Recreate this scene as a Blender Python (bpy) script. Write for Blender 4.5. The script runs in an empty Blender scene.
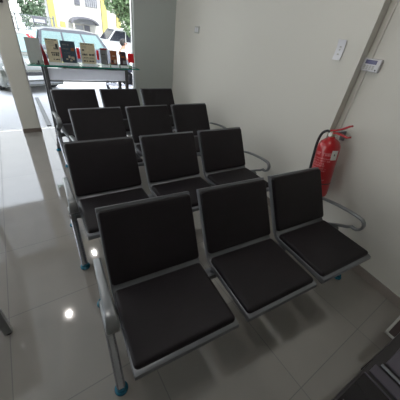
import bpy, bmesh, math, random
from mathutils import Vector, Matrix
random.seed(7)
SC = bpy.context.scene
COL = SC.collection
PI = math.pi

# ------------------------------------------------------------------ camera
cam_d = bpy.data.cameras.new('camera')
cam = bpy.data.objects.new('camera', cam_d)
COL.objects.link(cam)
cam.location = (-0.382, -0.332, 1.610)
cam.rotation_euler = (math.radians(55.237), math.radians(-6.741), math.radians(-33.814))
cam_d.sensor_width = 36.0
cam_d.lens = 21.748
cam_d.clip_start = 0.02
cam_d.clip_end = 300
SC.camera = cam

# ------------------------------------------------------------------ sky, sun, exposure
W = bpy.data.worlds.new('sky'); SC.world = W; W.use_nodes = True
wn = W.node_tree.nodes; wl = W.node_tree.links
bg = wn['Background']
tc = wn.new('ShaderNodeTexCoord'); sp = wn.new('ShaderNodeSeparateXYZ'); rmp = wn.new('ShaderNodeValToRGB')
wl.new(tc.outputs['Generated'], sp.inputs[0]); wl.new(sp.outputs['Z'], rmp.inputs[0])
rmp.color_ramp.elements[0].position = 0.0; rmp.color_ramp.elements[0].color = (1.0, 0.99, 0.96, 1)
rmp.color_ramp.elements[1].position = 0.6; rmp.color_ramp.elements[1].color = (0.80, 0.87, 1.0, 1)
wl.new(rmp.outputs[0], bg.inputs['Color'])
bg.inputs['Strength'].default_value = 2.6
sun_d = bpy.data.lights.new('sun', 'SUN'); sun_d.energy = 6.0; sun_d.angle = math.radians(1.0)
sun_d.color = (1.0, 0.97, 0.90)
sun = bpy.data.objects.new('sun', sun_d); COL.objects.link(sun)
sun.rotation_euler = (math.radians(40), math.radians(12), 0)       # high, from behind the shop
LAMP_W = 3.4
LAMP = 4.0                                                          # glow of the ceiling downlights
SC.view_settings.view_transform = 'Standard'
SC.view_settings.look = 'None'
SC.view_settings.gamma = 1.0
SC.view_settings.use_curve_mapping = False
SC.view_settings.exposure = 0.35
SC.cycles.max_bounces = 10
SC.cycles.diffuse_bounces = 6
SC.cycles.transparent_max_bounces = 16

# ------------------------------------------------------------------ materials
def mat(name, col, rough=0.6, metal=0.0, spec=0.5, bump=0.0, bscale=40.0, var=0.0, vscale=3.0, coat=0.0):
    m = bpy.data.materials.new(name); m.use_nodes = True
    nt = m.node_tree; b = nt.nodes['Principled BSDF']
    b.inputs['Base Color'].default_value = (*col, 1)
    b.inputs['Roughness'].default_value = rough
    b.inputs['Metallic'].default_value = metal
    b.inputs['Specular IOR Level'].default_value = spec
    b.inputs['Coat Weight'].default_value = coat
    if var or bump:
        t = nt.nodes.new('ShaderNodeTexCoord')
    if var:
        n = nt.nodes.new('ShaderNodeTexNoise'); n.inputs['Scale'].default_value = vscale; n.inputs['Detail'].default_value = 4
        nt.links.new(t.outputs['Object'], n.inputs['Vector'])
        r = nt.nodes.new('ShaderNodeValToRGB')
        r.color_ramp.elements[0].position = 0.3; r.color_ramp.elements[1].position = 0.7
        r.color_ramp.elements[0].color = (*[c * (1 - var) for c in col], 1)
        r.color_ramp.elements[1].color = (*[min(1, c * (1 + var)) for c in col], 1)
        nt.links.new(n.outputs['Fac'], r.inputs[0]); nt.links.new(r.outputs[0], b.inputs['Base Color'])
    if bump:
        n2 = nt.nodes.new('ShaderNodeTexNoise'); n2.inputs['Scale'].default_value = bscale; n2.inputs['Detail'].default_value = 3
        nt.links.new(t.outputs['Object'], n2.inputs['Vector'])
        bp = nt.nodes.new('ShaderNodeBump'); bp.inputs['Strength'].default_value = bump; bp.inputs['Distance'].default_value = 0.002
        nt.links.new(n2.outputs['Fac'], bp.inputs['Height']); nt.links.new(bp.outputs[0], b.inputs['Normal'])
    return m

def glow(name, col, s):
    m = bpy.data.materials.new(name); m.use_nodes = True
    b = m.node_tree.nodes['Principled BSDF']
    b.inputs['Base Color'].default_value = (*col, 1)
    b.inputs['Emission Color'].default_value = (*col, 1)
    b.inputs['Emission Strength'].default_value = s
    return m

def glassy(name, tint, refl=0.08):
    m = bpy.data.materials.new(name); m.use_nodes = True
    nt = m.node_tree; nt.nodes.remove(nt.nodes['Principled BSDF'])
    out = nt.nodes['Material Output']
    tr = nt.nodes.new('ShaderNodeBsdfTransparent'); tr.inputs[0].default_value = (*tint, 1)
    gl = nt.nodes.new('ShaderNodeBsdfGlossy'); gl.inputs['Roughness'].default_value = 0.02
    lw = nt.nodes.new('ShaderNodeFresnel'); lw.inputs['IOR'].default_value = 1.35
    mx = nt.nodes.new('ShaderNodeMixShader')
    nt.links.new(lw.outputs[0], mx.inputs[0]); nt.links.new(tr.outputs[0], mx.inputs[1]); nt.links.new(gl.outputs[0], mx.inputs[2])
    nt.links.new(mx.outputs[0], out.inputs[0])
    return m

def translucent(name, col, amt=0.5, var=0.05, vscale=20.0):
    m = mat(name, col, 0.6, var=var, vscale=vscale)
    nt = m.node_tree; b = nt.nodes['Principled BSDF']; out = nt.nodes['Material Output']
    tl = nt.nodes.new('ShaderNodeBsdfTranslucent'); mx = nt.nodes.new('ShaderNodeMixShader'); mx.inputs[0].default_value = amt
    if b.inputs['Base Color'].links: nt.links.new(b.inputs['Base Color'].links[0].from_socket, tl.inputs[0])
    else: tl.inputs[0].default_value = (*col, 1)
    nt.links.new(b.outputs[0], mx.inputs[1]); nt.links.new(tl.outputs[0], mx.inputs[2]); nt.links.new(mx.outputs[0], out.inputs[0])
    return m

def tile_mat():
    m = bpy.data.materials.new('polished_tile'); m.use_nodes = True
    nt = m.node_tree; b = nt.nodes['Principled BSDF']
    t = nt.nodes.new('ShaderNodeTexCoord')
    mp = nt.nodes.new('ShaderNodeMapping'); mp.inputs['Location'].default_value = (0.770 + 0.665 * 20, 0.326 + 0.624 * 20, 0)
    nt.links.new(t.outputs['Object'], mp.inputs[0])
    br = nt.nodes.new('ShaderNodeTexBrick')
    br.offset = 0.0; br.squash = 1.0
    br.inputs['Scale'].default_value = 1.0
    br.inputs['Mortar Size'].default_value = 0.0022
    br.inputs['Mortar Smooth'].default_value = 0.0
    br.inputs['Brick Width'].default_value = 0.665
    br.inputs['Row Height'].default_value = 0.624
    br.inputs['Color1'].default_value = (0.300, 0.280, 0.258, 1)
    br.inputs['Color2'].default_value = (0.285, 0.266, 0.245, 1)
    br.inputs['Mortar'].default_value = (0.07, 0.066, 0.06, 1)
    nt.links.new(mp.outputs[0], br.inputs['Vector'])
    nz = nt.nodes.new('ShaderNodeTexNoise'); nz.inputs['Scale'].default_value = 6; nz.inputs['Detail'].default_value = 5
    nt.links.new(t.outputs['Object'], nz.inputs['Vector'])
    mx = nt.nodes.new('ShaderNodeMixRGB'); mx.blend_type = 'MULTIPLY'; mx.inputs[0].default_value = 0.10
    nt.links.new(br.outputs['Color'], mx.inputs[1]); nt.links.new(nz.outputs['Fac'], mx.inputs[2])
    nt.links.new(mx.outputs[0], b.inputs['Base Color'])
    rr = nt.nodes.new('ShaderNodeMapRange'); rr.inputs['To Min'].default_value = 0.06; rr.inputs['To Max'].default_value = 0.6
    nt.links.new(br.outputs['Fac'], rr.inputs['Value']); nt.links.new(rr.outputs[0], b.inputs['Roughness'])
    b.inputs['Specular IOR Level'].default_value = 0.8; b.inputs['IOR'].default_value = 1.75
    return m

M = dict(
    tile=tile_mat(),
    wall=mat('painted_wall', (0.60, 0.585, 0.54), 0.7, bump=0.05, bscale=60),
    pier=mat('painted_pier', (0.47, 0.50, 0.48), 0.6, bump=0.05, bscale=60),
    column=mat('painted_column', (0.57, 0.55, 0.49), 0.6, bump=0.05, bscale=60),
    skirt=mat('skirting_tile', (0.25, 0.215, 0.195), 0.25, var=0.05),
    skirt_dark=mat('dark_skirting', (0.16, 0.13, 0.11), 0.35, var=0.05),
    ceiling=mat('ceiling_paint', (0.72, 0.72, 0.70), 0.8, bump=0.03),
    glass=glassy('window_glass', (0.97, 0.985, 0.98)),
    winframe=mat('aluminium_frame', (0.55, 0.56, 0.57), 0.35, 0.6),
    steel=mat('silver_powder_coat', (0.195, 0.202, 0.222), 0.36, 0.55, var=0.05, vscale=9),
    cast=mat('cast_aluminium', (0.25, 0.262, 0.275), 0.32, 0.6, var=0.05, vscale=12),
    chrome=mat('chrome_tube', (0.42, 0.43, 0.48), 0.18, 0.95),
    vinyl=mat('black_vinyl', (0.0110, 0.0085, 0.0112), 0.50, 0.0, 0.28, bump=0.25, bscale=220, var=0.12, vscale=14),
    blue=mat('blue_film', (0.015, 0.13, 0.20), 0.25, 0.2, var=0.2, vscale=60),
    bolt=mat('dark_bolt', (0.03, 0.03, 0.035), 0.4, 0.6),
    red=mat('red_enamel', (0.40, 0.010, 0.016), 0.28, 0.0, 0.5, var=0.05, coat=0.3),
    redlever=mat('red_lever', (0.42, 0.012, 0.018), 0.4, var=0.05),
    rubber=mat('black_rubber', (0.012, 0.011, 0.016), 0.5, bump=0.1),
    brass=mat('brass_valve', (0.42, 0.36, 0.28), 0.35, 0.8, var=0.1),
    pinkprint=mat('faded_print', (0.62, 0.24, 0.25), 0.5, var=0.1, vscale=60),
    paper=mat('white_paper', (0.66, 0.66, 0.62), 0.7, var=0.06, vscale=20),
    ink=mat('dark_ink', (0.04, 0.04, 0.045), 0.6, var=0.1),
    plastic=mat('white_plastic', (0.66, 0.66, 0.70), 0.4, var=0.03),
    lcd=mat('lcd_screen', (0.12, 0.12, 0.24), 0.2, var=0.05),
    greyplastic=mat('grey_plastic', (0.42, 0.42, 0.40), 0.45, var=0.05),
    blackglass=mat('black_glass', (0.012, 0.010, 0.013), 0.18, 0.0, 0.3, var=0.1),
    blackframe=mat('black_frame', (0.020, 0.017, 0.020), 0.4, var=0.1),
    greypanel=mat('grey_panel', (0.10, 0.090, 0.115), 0.4, 0.2, var=0.06),
    maroon=mat('maroon_panel', (0.030, 0.016, 0.018), 0.35, var=0.1),
    tableglass=glassy('table_glass', (0.80, 0.93, 0.88)),
    acrylic=glassy('clear_acrylic', (0.94, 0.95, 0.96)),
    greenedge=mat('green_glass_edge', (0.02, 0.26, 0.19), 0.15, var=0.1),
    darksteel=mat('dark_steel', (0.10, 0.10, 0.105), 0.4, 0.5, var=0.05),
    apron=translucent('frosted_panel', (0.85, 0.85, 0.90), 0.6, 0.02),
    lip=translucent('lit_acrylic_lip', (0.92, 0.93, 0.95), 0.85, 0.02),
    cream=translucent('cream_print', (0.70, 0.64, 0.50), 0.5, 0.08, 30),
    slate=translucent('slate_print', (0.08, 0.115, 0.15), 0.4, 0.1, 30),
    greyprint=translucent('grey_print', (0.26, 0.27, 0.27), 0.3, 0.08, 30),
    orange=translucent('orange_print', (0.42, 0.14, 0.05), 0.3, 0.2, 12),
    plum=mat('plum_print', (0.055, 0.028, 0.035), 0.5, var=0.2, vscale=14),
    redcard=translucent('red_card', (0.82, 0.03, 0.05), 0.5),
    darkred=translucent('dark_red_cover', (0.30, 0.02, 0.03), 0.3),
    greypaper=translucent('backlit_paper', (0.50, 0.53, 0.51), 0.3),
    white=mat('white_laminate', (0.75, 0.75, 0.72), 0.4, var=0.03),
    lamp=glow('lamp_glow', (1.0, 0.96, 0.88), LAMP),
    pave=mat('pavement_concrete', (0.72, 0.72, 0.74), 0.85, var=0.06, vscale=2),
    road=mat('pale_asphalt', (0.62, 0.62, 0.64), 0.9, var=0.08, vscale=1.5),
    soffit=mat('ribbed_soffit', (0.50, 0.50, 0.50), 0.6, var=0.03),
    facade=mat('white_facade', (0.54, 0.53, 0.50), 0.8, var=0.03),
    yellow=mat('yellow_pilaster', (0.50, 0.42, 0.13), 0.8, var=0.05),
    greyfac=mat('grey_trim', (0.13, 0.13, 0.16), 0.7, var=0.05),
    paleg=mat('pale_window', (0.30, 0.31, 0.34), 0.3, var=0.05),
    leaf=mat('green_leaf', (0.12, 0.19, 0.09), 0.6, var=0.45, vscale=2.5),
    leafdark=mat('dark_leaf', (0.11, 0.17, 0.11), 0.6, var=0.45, vscale=2.5),
    bark=mat('bark', (0.12, 0.09, 0.06), 0.9, bump=0.6, bscale=20),
    grass=mat('grass_verge', (0.20, 0.28, 0.10), 0.9, var=0.2, vscale=8),
    fencem=mat('grey_fence', (0.14, 0.16, 0.175), 0.6, var=0.05),
    sign=mat('sign_frame', (0.07, 0.07, 0.09), 0.6, var=0.05),
    signface=mat('sign_face', (0.28, 0.29, 0.32), 0.6, var=0.05),
    carsilver=mat('silver_car_paint', (0.13, 0.135, 0.12), 0.25, 0.4, var=0.03, coat=0.6),
    cargrey=mat('grey_van_paint', (0.06, 0.065, 0.085), 0.3, 0.3, var=0.03, coat=0.6),
    carwhite=mat('white_car_paint', (0.80, 0.80, 0.80), 0.25, 0.0, var=0.02, coat=0.6),
    carglass=mat('car_glass', (0.16, 0.24, 0.25), 0.08, 0.0, 0.8, var=0.05),
    cardark=mat('car_dark_glass', (0.035, 0.04, 0.055), 0.1, 0.0, 0.6, var=0.05),
    tyre=mat('tyre', (0.02, 0.02, 0.022), 0.8, var=0.1),
    taillight=mat('red_lens', (0.72, 0.03, 0.04), 0.2, var=0.05),
    headlight=mat('clear_lens', (0.70, 0.70, 0.66), 0.15, var=0.05),
    plate=mat('number_plate', (0.70, 0.70, 0.70), 0.5, var=0.03),
    bikeblack=mat('black_bike', (0.018, 0.018, 0.022), 0.35, 0.2, var=0.1),
    amber=mat('amber_lens', (0.80, 0.36, 0.03), 0.3, var=0.05),
    skin=mat('skin', (0.42, 0.22, 0.15), 0.6, var=0.08),
    shirt=mat('white_shirt', (0.80, 0.80, 0.82), 0.8, var=0.03),
    trousers=mat('dark_trousers', (0.035, 0.04, 0.06), 0.8, var=0.1),
    hair=mat('dark_hair', (0.012, 0.010, 0.010), 0.6, var=0.1),
)

# ------------------------------------------------------------------ mesh helpers
def xf(bm, verts, mtx):
    if mtx is not None: bmesh.ops.transform(bm, matrix=mtx, verts=verts)

def box(bm, x0, x1, y0, y1, z0, z1, mtx=None, bev=0.0, seg=2):
    r = bmesh.ops.create_cube(bm, size=1.0); vs = r['verts']
    for v in vs:
        v.co = Vector(((x0 + x1) / 2 + v.co.x * (x1 - x0), (y0 + y1) / 2 + v.co.y * (y1 - y0), (z0 + z1) / 2 + v.co.z * (z1 - z0)))
    if bev:
        es = list({e for v in vs for e in v.link_edges})
        rb = bmesh.ops.bevel(bm, geom=es, offset=bev, segments=seg, affect='EDGES', profile=0.5)
        vs = list({v for f in rb['faces'] for v in f.verts} | {v for v in vs if v.is_valid})
        vs = [v for v in vs if v.is_valid]
    xf(bm, vs, mtx)
    return vs

def prism(bm, pts, t0, t1, axis='x', mtx=None, bev=0.0, seg=2):
    """closed outline in the plane normal to axis, extruded from t0 to t1"""
    def mk(a, b, t):
        return {'x': (t, a, b), 'y': (a, t, b), 'z': (a, b, t)}[axis]
    va = [bm.verts.new(mk(a, b, t0)) for a, b in pts]
    vb = [bm.verts.new(mk(a, b, t1)) for a, b in pts]
    fs = [bm.faces.new(va), bm.faces.new(vb[::-1])]
    n = len(pts)
    for i in range(n):
        fs.append(bm.faces.new((va[i], vb[i], vb[(i + 1) % n], va[(i + 1) % n])))
    vs = va + vb
    bmesh.ops.recalc_face_normals(bm, faces=fs)
    if bev:
        es = list({e for f in fs[:2] for e in f.edges})
        rb = bmesh.ops.bevel(bm, geom=es, offset=bev, segments=seg, affect='EDGES', profile=0.5)
        vs = list({v for f in rb['faces'] for v in f.verts} | {v for v in vs if v.is_valid})
    xf(bm, vs, mtx)
    return vs

def sweep(bm, path, section, side=None, caps=True):
    """sweep a 2-D section (list of (a,b)) along path; a is along side (fixed) or a computed normal, b along the other"""
    P = [Vector(p) for p in path]; n = len(P); rings = []
    prev = None
    for i in range(n):
        if i == 0: t = P[1] - P[0]
        elif i == n - 1: t = P[-1] - P[-2]
        else: t = (P[i + 1] - P[i]).normalized() + (P[i] - P[i - 1]).normalized()
        t.normalize()
        if side is not None: s = Vector(side)
        else:
            if prev is None:
                s = t.cross(Vector((0, 0, 1)))
                if s.length < 0.05: s = t.cross(Vector((0, 1, 0)))
            else: s = prev
        s = (s - t * s.dot(t)).normalized(); prev = s
        u = s.cross(t)
        sec = section(i / (n - 1)) if callable(section) else section
        rings.append([bm.verts.new(P[i] + s * a + u * b) for a, b in sec])
    k = len(rings[0]); fs = []
    for i in range(n - 1):
        for j in range(k):
            fs.append(bm.faces.new((rings[i][j], rings[i][(j + 1) % k], rings[i + 1][(j + 1) % k], rings[i + 1][j])))
    if caps:
        fs.append(bm.faces.new(rings[0][::-1])); fs.append(bm.faces.new(rings[-1]))
    bmesh.ops.recalc_face_normals(bm, faces=fs)
    return [v for r in rings for v in r]

def circ(r, n=12, ry=None):
    ry = r if ry is None else ry
    return [(r * math.cos(2 * PI * i / n), ry * math.sin(2 * PI * i / n)) for i in range(n)]

def rrect(a, b, r, n=4):
    """rounded rectangle outline, half sizes a, b"""
    o = []
    for cx, cy, s in ((a - r, b - r, 0), (-a + r, b - r, 1), (-a + r, -b + r, 2), (a - r, -b + r, 3)):
        for i in range(n + 1):
            t = PI / 2 * (s + i / n)
            o.append((cx + r * math.cos(t), cy + r * math.sin(t)))
    return o

def lathe(bm, prof, n=24, mtx=None):
    rings = []
    for r, z in prof:
        if r < 1e-6: rings.append([bm.verts.new((0, 0, z))])
        else: rings.append([bm.verts.new((r * math.cos(2 * PI * i / n), r * math.sin(2 * PI * i / n), z)) for i in range(n)])
    fs = []
    for a, b in zip(rings[:-1], rings[1:]):
        for i in range(n):
            j = (i + 1) % n
            if len(a) == 1 and len(b) == 1: continue
            if len(a) == 1: fs.append(bm.faces.new((a[0], b[j], b[i])))
            elif len(b) == 1: fs.append(bm.faces.new((a[i], a[j], b[0])))
            else: fs.append(bm.faces.new((a[i], a[j], b[j], b[i])))
    bmesh.ops.recalc_face_normals(bm, faces=fs)
    vs = [v for r in rings for v in r]
    xf(bm, vs, mtx)
    return vs

def ball(bm, c, rx, ry, rz, seg=14, mtx=None):
    r = bmesh.ops.create_uvsphere(bm, u_segments=seg, v_segments=max(6, seg // 2 + 2), radius=1.0)
    for v in r['verts']: v.co = Vector((c[0] + v.co.x * rx, c[1] + v.co.y * ry, c[2] + v.co.z * rz))
    xf(bm, r['verts'], mtx)
    return r['verts']

def obj(name, bm, m, parent=None, smooth=None, loc=(0, 0, 0)):
    me = bpy.data.meshes.new(name)
    bm.to_mesh(me); bm.free()
    if smooth is not None:
        me.polygons.foreach_set('use_smooth', [True] * len(me.polygons))
        me.set_sharp_from_angle(angle=math.radians(smooth))
    me.materials.append(M[m] if isinstance(m, str) else m)
    o = bpy.data.objects.new(name, me); COL.objects.link(o)
    o.location = loc
    if parent is not None: o.parent = parent
    return o

def NB(): return bmesh.new()

def tag(o, label=None, cat=None, group=None, kind=None):
    if label: o['label'] = label
    if cat: o['category'] = cat
    if group: o['group'] = group
    if kind: o['kind'] = kind
    return o

def thing(name, label, cat, loc=(0, 0, 0), rz=0.0, group=None):
    o = bpy.data.objects.new(name, None); COL.objects.link(o)
    o.location = loc; o.rotation_euler = (0, 0, rz); o.empty_display_size = 0.1
    return tag(o, label, cat, group)

def struct(name, bm, m, label=None, smooth=None, parent=None):
    o = obj(name, bm, m, parent, smooth)
    if parent is None:
        o['kind'] = 'structure'
        if label: tag(o, label, 'room')
    return o

def copy_tree(o, parent=None):
    c = o.copy(); COL.objects.link(c)
    if parent is not None: c.parent = parent
    for ch in list(o.children): copy_tree(ch, c)
    return c

# ------------------------------------------------------------------ the room
WIN_Y = 4.25
CEIL = 2.80
def wx_far(y): return 2.155 + (y - 4.25) * 0.113       # right wall beyond the step
def wx_near(y): return 1.740 + (y + 0.2) * 0.118        # right wall on this side of the step
STEP_Y = 0.715

b = NB(); box(b, -3.2, 2.5, -3.0, WIN_Y + 0.15, -0.08, 0.0)
struct('floor', b, 'tile')
b = NB(); box(b, -3.2, 2.5, -3.0, WIN_Y + 0.15, CEIL, CEIL + 0.1)
struct('ceiling', b, 'ceiling')
b = NB()
prism(b, [(wx_near(-3), -3.0), (wx_near(STEP_Y), STEP_Y), (wx_far(STEP_Y), STEP_Y), (wx_far(WIN_Y), WIN_Y), (2.6, WIN_Y), (2.6, -3.0)], 0.0, CEIL, 'z')
struct('wall_right', b, 'wall')
# narrow corner bead beside the step
b = NB()
a0 = math.atan2(0.118, 1.0)
mt = Matrix.Translation((wx_near(STEP_Y - 0.05), STEP_Y - 0.05, 0)) @ Matrix.Rotation(-a0, 4, 'Z')
box(b, -0.010, 0.01, 0.004, 0.049, 0.09, CEIL, mt, 0.003)
struct('trim_1', b, 'wall')
b = NB()
L = (STEP_Y + 3.0) / math.cos(a0)
mt = Matrix.Translation((wx_near(-3), -3.0, 0)) @ Matrix.Rotation(-a0, 4, 'Z')
box(b, -0.010, 0.02, 0.0, L - 0.002, 0.0, 0.085, mt, 0.002)
a1 = math.atan(0.113)
mt = Matrix.Translation((wx_far(STEP_Y), STEP_Y, 0)) @ Matrix.Rotation(-a1, 4, 'Z')
box(b, -0.010, 0.02, 0.0, (WIN_Y - STEP_Y) / math.cos(a1) - 0.002, 0.0, 0.085, mt, 0.002)
struct('baseboard_right', b, 'skirt')

# front wall: solid pier at the right, free column, header; glazing between
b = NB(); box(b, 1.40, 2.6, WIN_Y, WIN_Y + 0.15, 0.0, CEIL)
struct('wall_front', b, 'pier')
b = NB(); box(b, 1.40, 2.15, WIN_Y - 0.010, WIN_Y, 0.0, 0.085)
struct('baseboard_front', b, 'skirt')
b = NB(); box(b, -3.2, 1.40, WIN_Y, WIN_Y + 0.15, 2.62, CEIL)
struct('trim_2', b, 'column')
b = NB(); box(b, -0.455, -0.235, 4.20, 4.40, 0.0, CEIL, None, 0.006)
colm = struct('trim_3', b, 'column')
b = NB(); box(b, -0.470, -0.220, 4.185, 4.415, 0.0, 0.06, None, 0.003)
struct('baseboard_column', b, 'skirt_dark')
b = NB(); box(b, -3.3, -3.2, -3.0, 0.9, 0.0, CEIL); box(b, -3.3, -3.2, 4.1, WIN_Y + 0.15, 0.0, CEIL); box(b, -3.3, -3.2, 0.9, 4.1, 2.62, CEIL)
struct('wall_left', b, 'wall')
b = NB()
for (ya, yb, za, zb) in ((0.9, 4.1, 0.0, 0.035), (0.9, 4.1, 2.585, 2.62), (0.9, 0.93, 0.035, 2.585), (4.07, 4.1, 0.035, 2.585), (2.48, 2.52, 0.035, 2.585)):
    box(b, -3.275, -3.225, ya, yb, za, zb, None, 0.003)
w = struct('window_3', b, 'winframe')
b = NB(); box(b, -3.254, -3.246, 0.925, 4.075, 0.03, 2.59)
obj('pane', b, 'glass', w)
b = NB(); box(b, -3.3, 2.6, -3.1, -3.0, 0.0, CEIL)
struct('wall_back', b, 'wall')
for k, (x0, x1) in enumerate(((-3.2, -0.455), (-0.235, 1.40))):
    b = NB()
    for (xa, xb, za, zb) in ((x0, x1, 2.585, 2.62), (x0, x0 + 0.015, 0.0, 2.585), (x1 - 0.015, x1, 0.0, 2.585)):
        box(b, xa, xb, WIN_Y + 0.05, WIN_Y + 0.10, za, zb, None, 0.003)
    w = struct('window_%d' % (k + 1), b, 'winframe')
    b = NB(); box(b, x0 + 0.025, x1 - 0.025, WIN_Y + 0.071, WIN_Y + 0.079, 0.002, 2.59)
    obj('pane', b, 'glass', w)

# ceiling downlights; the last two are unseen extras added as fill near the camera
for (x, y, lab) in ((-0.58, 2.69, 'round ceiling downlight above the aisle left of the benches'),
                    (0.17, 3.94, 'round ceiling downlight above the glass brochure table'),
                    (-1.40, 3.2, 'round ceiling downlight nearest the left window'),
                    (-0.6, 0.3, 'added fill downlight above the aisle end nearest the camera'),
                    (0.9, 0.6, 'added fill downlight nearest the fire extinguisher')):
    t = thing('downlight', lab, 'ceiling light', (x, y, CEIL), 0, 'recessed ceiling downlights')
    b = NB(); lathe(b, [(0.014, -0.001), (0.030, -0.008), (0.055, -0.008), (0.060, 0.0)], 24); obj('bezel', b, 'plastic', t, 40)
    b = NB(); lathe(b, [(0.0, -0.004), (0.014, -0.004), (0.014, 0.0)], 24); obj('lens', b, 'lamp', t, 40)
    ld = bpy.data.lights.new('downlight_lamp', 'AREA'); ld.shape = 'DISK'; ld.size = 0.02; ld.energy = LAMP_W; ld.color = (1.0, 0.95, 0.88)
    lo = bpy.data.objects.new('lamp', ld); COL.objects.link(lo); lo.parent = t; lo.location = (0, 0, -0.012)

# ------------------------------------------------------------------ waiting benches
P_ = 0.6048; SW = 0.541
def seat_outline(th):
    """side profile: upper surface y,z then the underside offset by th"""
    up = [(-0.018, 0.392), (-0.012, 0.409), (0.004, 0.416), (0.20, 0.410), (0.385, 0.405), (0.418, 0.411), (0.440, 0.432), (0.655, 0.797), (0.660, 0.806)]
    dn = []
    n = len(up)
    for i in range(n):
        a = Vector(up[max(0, i - 1)]); c = Vector(up[min(n - 1, i + 1)])
        t = (c - a).normalized(); nn = Vector((t.y, -t.x))
        p = Vector(up[i]) + nn * th
        dn.append((p.x, p.y))
    dn[0] = (-0.012, 0.376); dn[1] = (0.0, 0.372); dn[2] = (0.02, 0.376)
    return up + dn[::-1]

def pad(bm, w, l, th, r, mtx, dome=0.006):
    """upholstered pad: rounded outline, soft rolled edge and a slightly domed top; lies in xy, top towards +z"""
    levels = [(0.0, 0.0), (0.0, th * 0.45)]
    for i in range(1, 6):
        t = PI / 2 * i / 5
        levels.append((r * (1 - math.cos(t)) * 0.9, th * 0.45 + th * 0.55 * math.sin(t)))
    rings = []
    for ins, z in levels:
        rings.append([bm.verts.new((x, y, z)) for x, y in rrect(w / 2 - ins, l / 2 - ins, 0.022 - min(ins, 0.012), 4)])
    last = rings[-1]; zt = levels[-1][1]
    for s, dz in ((0.80, 0.45), (0.55, 0.8), (0.25, 1.0)):
        rings.append([bm.verts.new((v.co.x * s, v.co.y * s, zt + dome * dz)) for v in last])
    vs = [v for rg in rings for v in rg]; fs = []
    k = len(last)
    for a, c in zip(rings[:-1], rings[1:]):
        for i in range(k):
            fs.append(bm.faces.new((a[i], a[(i + 1) % k], c[(i + 1) % k], c[i])))
    fs.append(bm.faces.new(rings[-1])); fs.append(bm.faces.new(rings[0][::-1]))
    bmesh.ops.recalc_face_normals(bm, faces=fs)
    xf(bm, vs, mtx)

def frame_mtx(o, ex, ey):
    ex = Vector(ex).normalized(); ey = Vector(ey).normalized(); ez = ex.cross(ey)
    m = Matrix.Identity(4)
    for i, v in enumerate((ex, ey, ez)):
        for j in range(3): m[j][i] = v[j]
    m.translation = Vector(o)
    return m

def make_bench():
    t = thing('waiting_bench', 'x', 'bench', (0, 0, 0), 0, 'three-seat waiting benches in four rows')
    half = 1.5 * P_ + 0.018                      # x of the end legs
    # beam
    b = NB(); sweep(b, [(-half, 0.375, 0.325), (half, 0.375, 0.325)], rrect(0.032, 0.022, 0.006, 2), side=(0, 1, 0))
    obj('beam', b, 'steel', t, 40)
    for k in (-1, 0, 1):
        cx = k * P_
        b = NB()
        prism(b, seat_outline(0.034), cx - SW / 2, cx + SW / 2, 'x', None, 0.004, 2)
        for sx in (-0.15, 0.15):                 # brackets down to the beam
            prism(b, [(0.31, 0.382), (0.44, 0.40), (0.415, 0.335), (0.33, 0.335)], cx + sx - 0.015, cx + sx + 0.015, 'x')
        sf = obj('seat_frame', b, 'steel', t, 35)
        b = NB()
        pad(b, SW - 0.014, 0.410, 0.034, 0.028, frame_mtx((cx, 0.212, 0.406), (1, 0, 0), (0, 1, -0.016)))
        obj('seat_cushion', b, 'vinyl', sf, 40)
        b = NB()
        d = Vector((0, 0.215, 0.365)).normalized()
        c = Vector((cx, 0.440, 0.432)) + d * (0.008 + 0.206)
        pad(b, SW - 0.008, 0.412, 0.024, 0.014, frame_mtx(c, (1, 0, 0), d), 0.004)
        obj('back_cushion', b, 'vinyl', sf, 40)
    for s in (-1, 1):
        x = s * half
        b = NB()
        path = [(0.545, 0.556), (0.50, 0.566), (0.40, 0.583), (0.30, 0.592), (0.225, 0.594)]
        for i in range(1, 9):
            a = PI / 2 - i * PI * 1.12 / 8
            path.append((0.205 - 0.052 * math.sin(i * PI * 1.12 / 8), 0.541 + 0.053 * math.cos(i * PI * 1.12 / 8)))
        path += [(0.245, 0.470), (0.33, 0.425), (0.405, 0.378), (0.425, 0.35)]
        sec = (lambda u: rrect(0.018, 0.0100, 0.0085, 3)) if s > 0 else (lambda u: rrect(0.019 + 0.014 * min(1.0, u * 1.3), 0.0115, 0.010, 3))
        sweep(b, [(x + (0.010 if s < 0 else 0.0), p[0], p[1]) for p in path], sec, side=(1, 0, 0))
        ar = obj('armrest', b, 'cast', t, 40)
        b = NB()
        prism(b, [(0.432, 0.285), (0.436, 0.365), (0.33, 0.415), (0.30, 0.40), (0.30, 0.33), (0.325, 0.285)], x - 0.015, x + 0.015, 'x', None, 0.006, 3)
        br = obj('end_bracket', b, 'cast', t, 40)
        for zz in (0.305, 0.345):
            b = NB()
            lathe(b, [(0.0, 0.0), (0.010, 0.0), (0.010, 0.006), (0.0, 0.007)], 10, frame_mtx((x + s * 0.014, 0.37, zz), (0, 1, 0), (0, 0, 1)) if s > 0 else frame_mtx((x - 0.014, 0.37, zz), (0, 0, 1), (0, 1, 0)))
            obj('bolt', b, 'bolt', br, 40)
        for y0, y1 in ((0.340, 0.112), (0.410, 0.650)):
            b = NB()
            sweep(b, [(x, y0, 0.315), (x, y0 + (y1 - y0) * 0.5, 0.175), (x, y1, 0.028)], rrect(0.023, 0.017, 0.015, 4), side=(1, 0, 0))
            lg = obj('leg', b, 'chrome', t, 40)
            b = NB()
            lathe(b, [(0.0, 0.0), (0.034, 0.0), (0.036, 0.006), (0.034, 0.014), (0.024, 0.019), (0.024, 0.036), (0.0, 0.036)], 20, Matrix.Translation((x, y1, 0.0)))
            obj('foot_cap', b, 'blue', lg, 40)
    return t

bench = make_bench()
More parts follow.
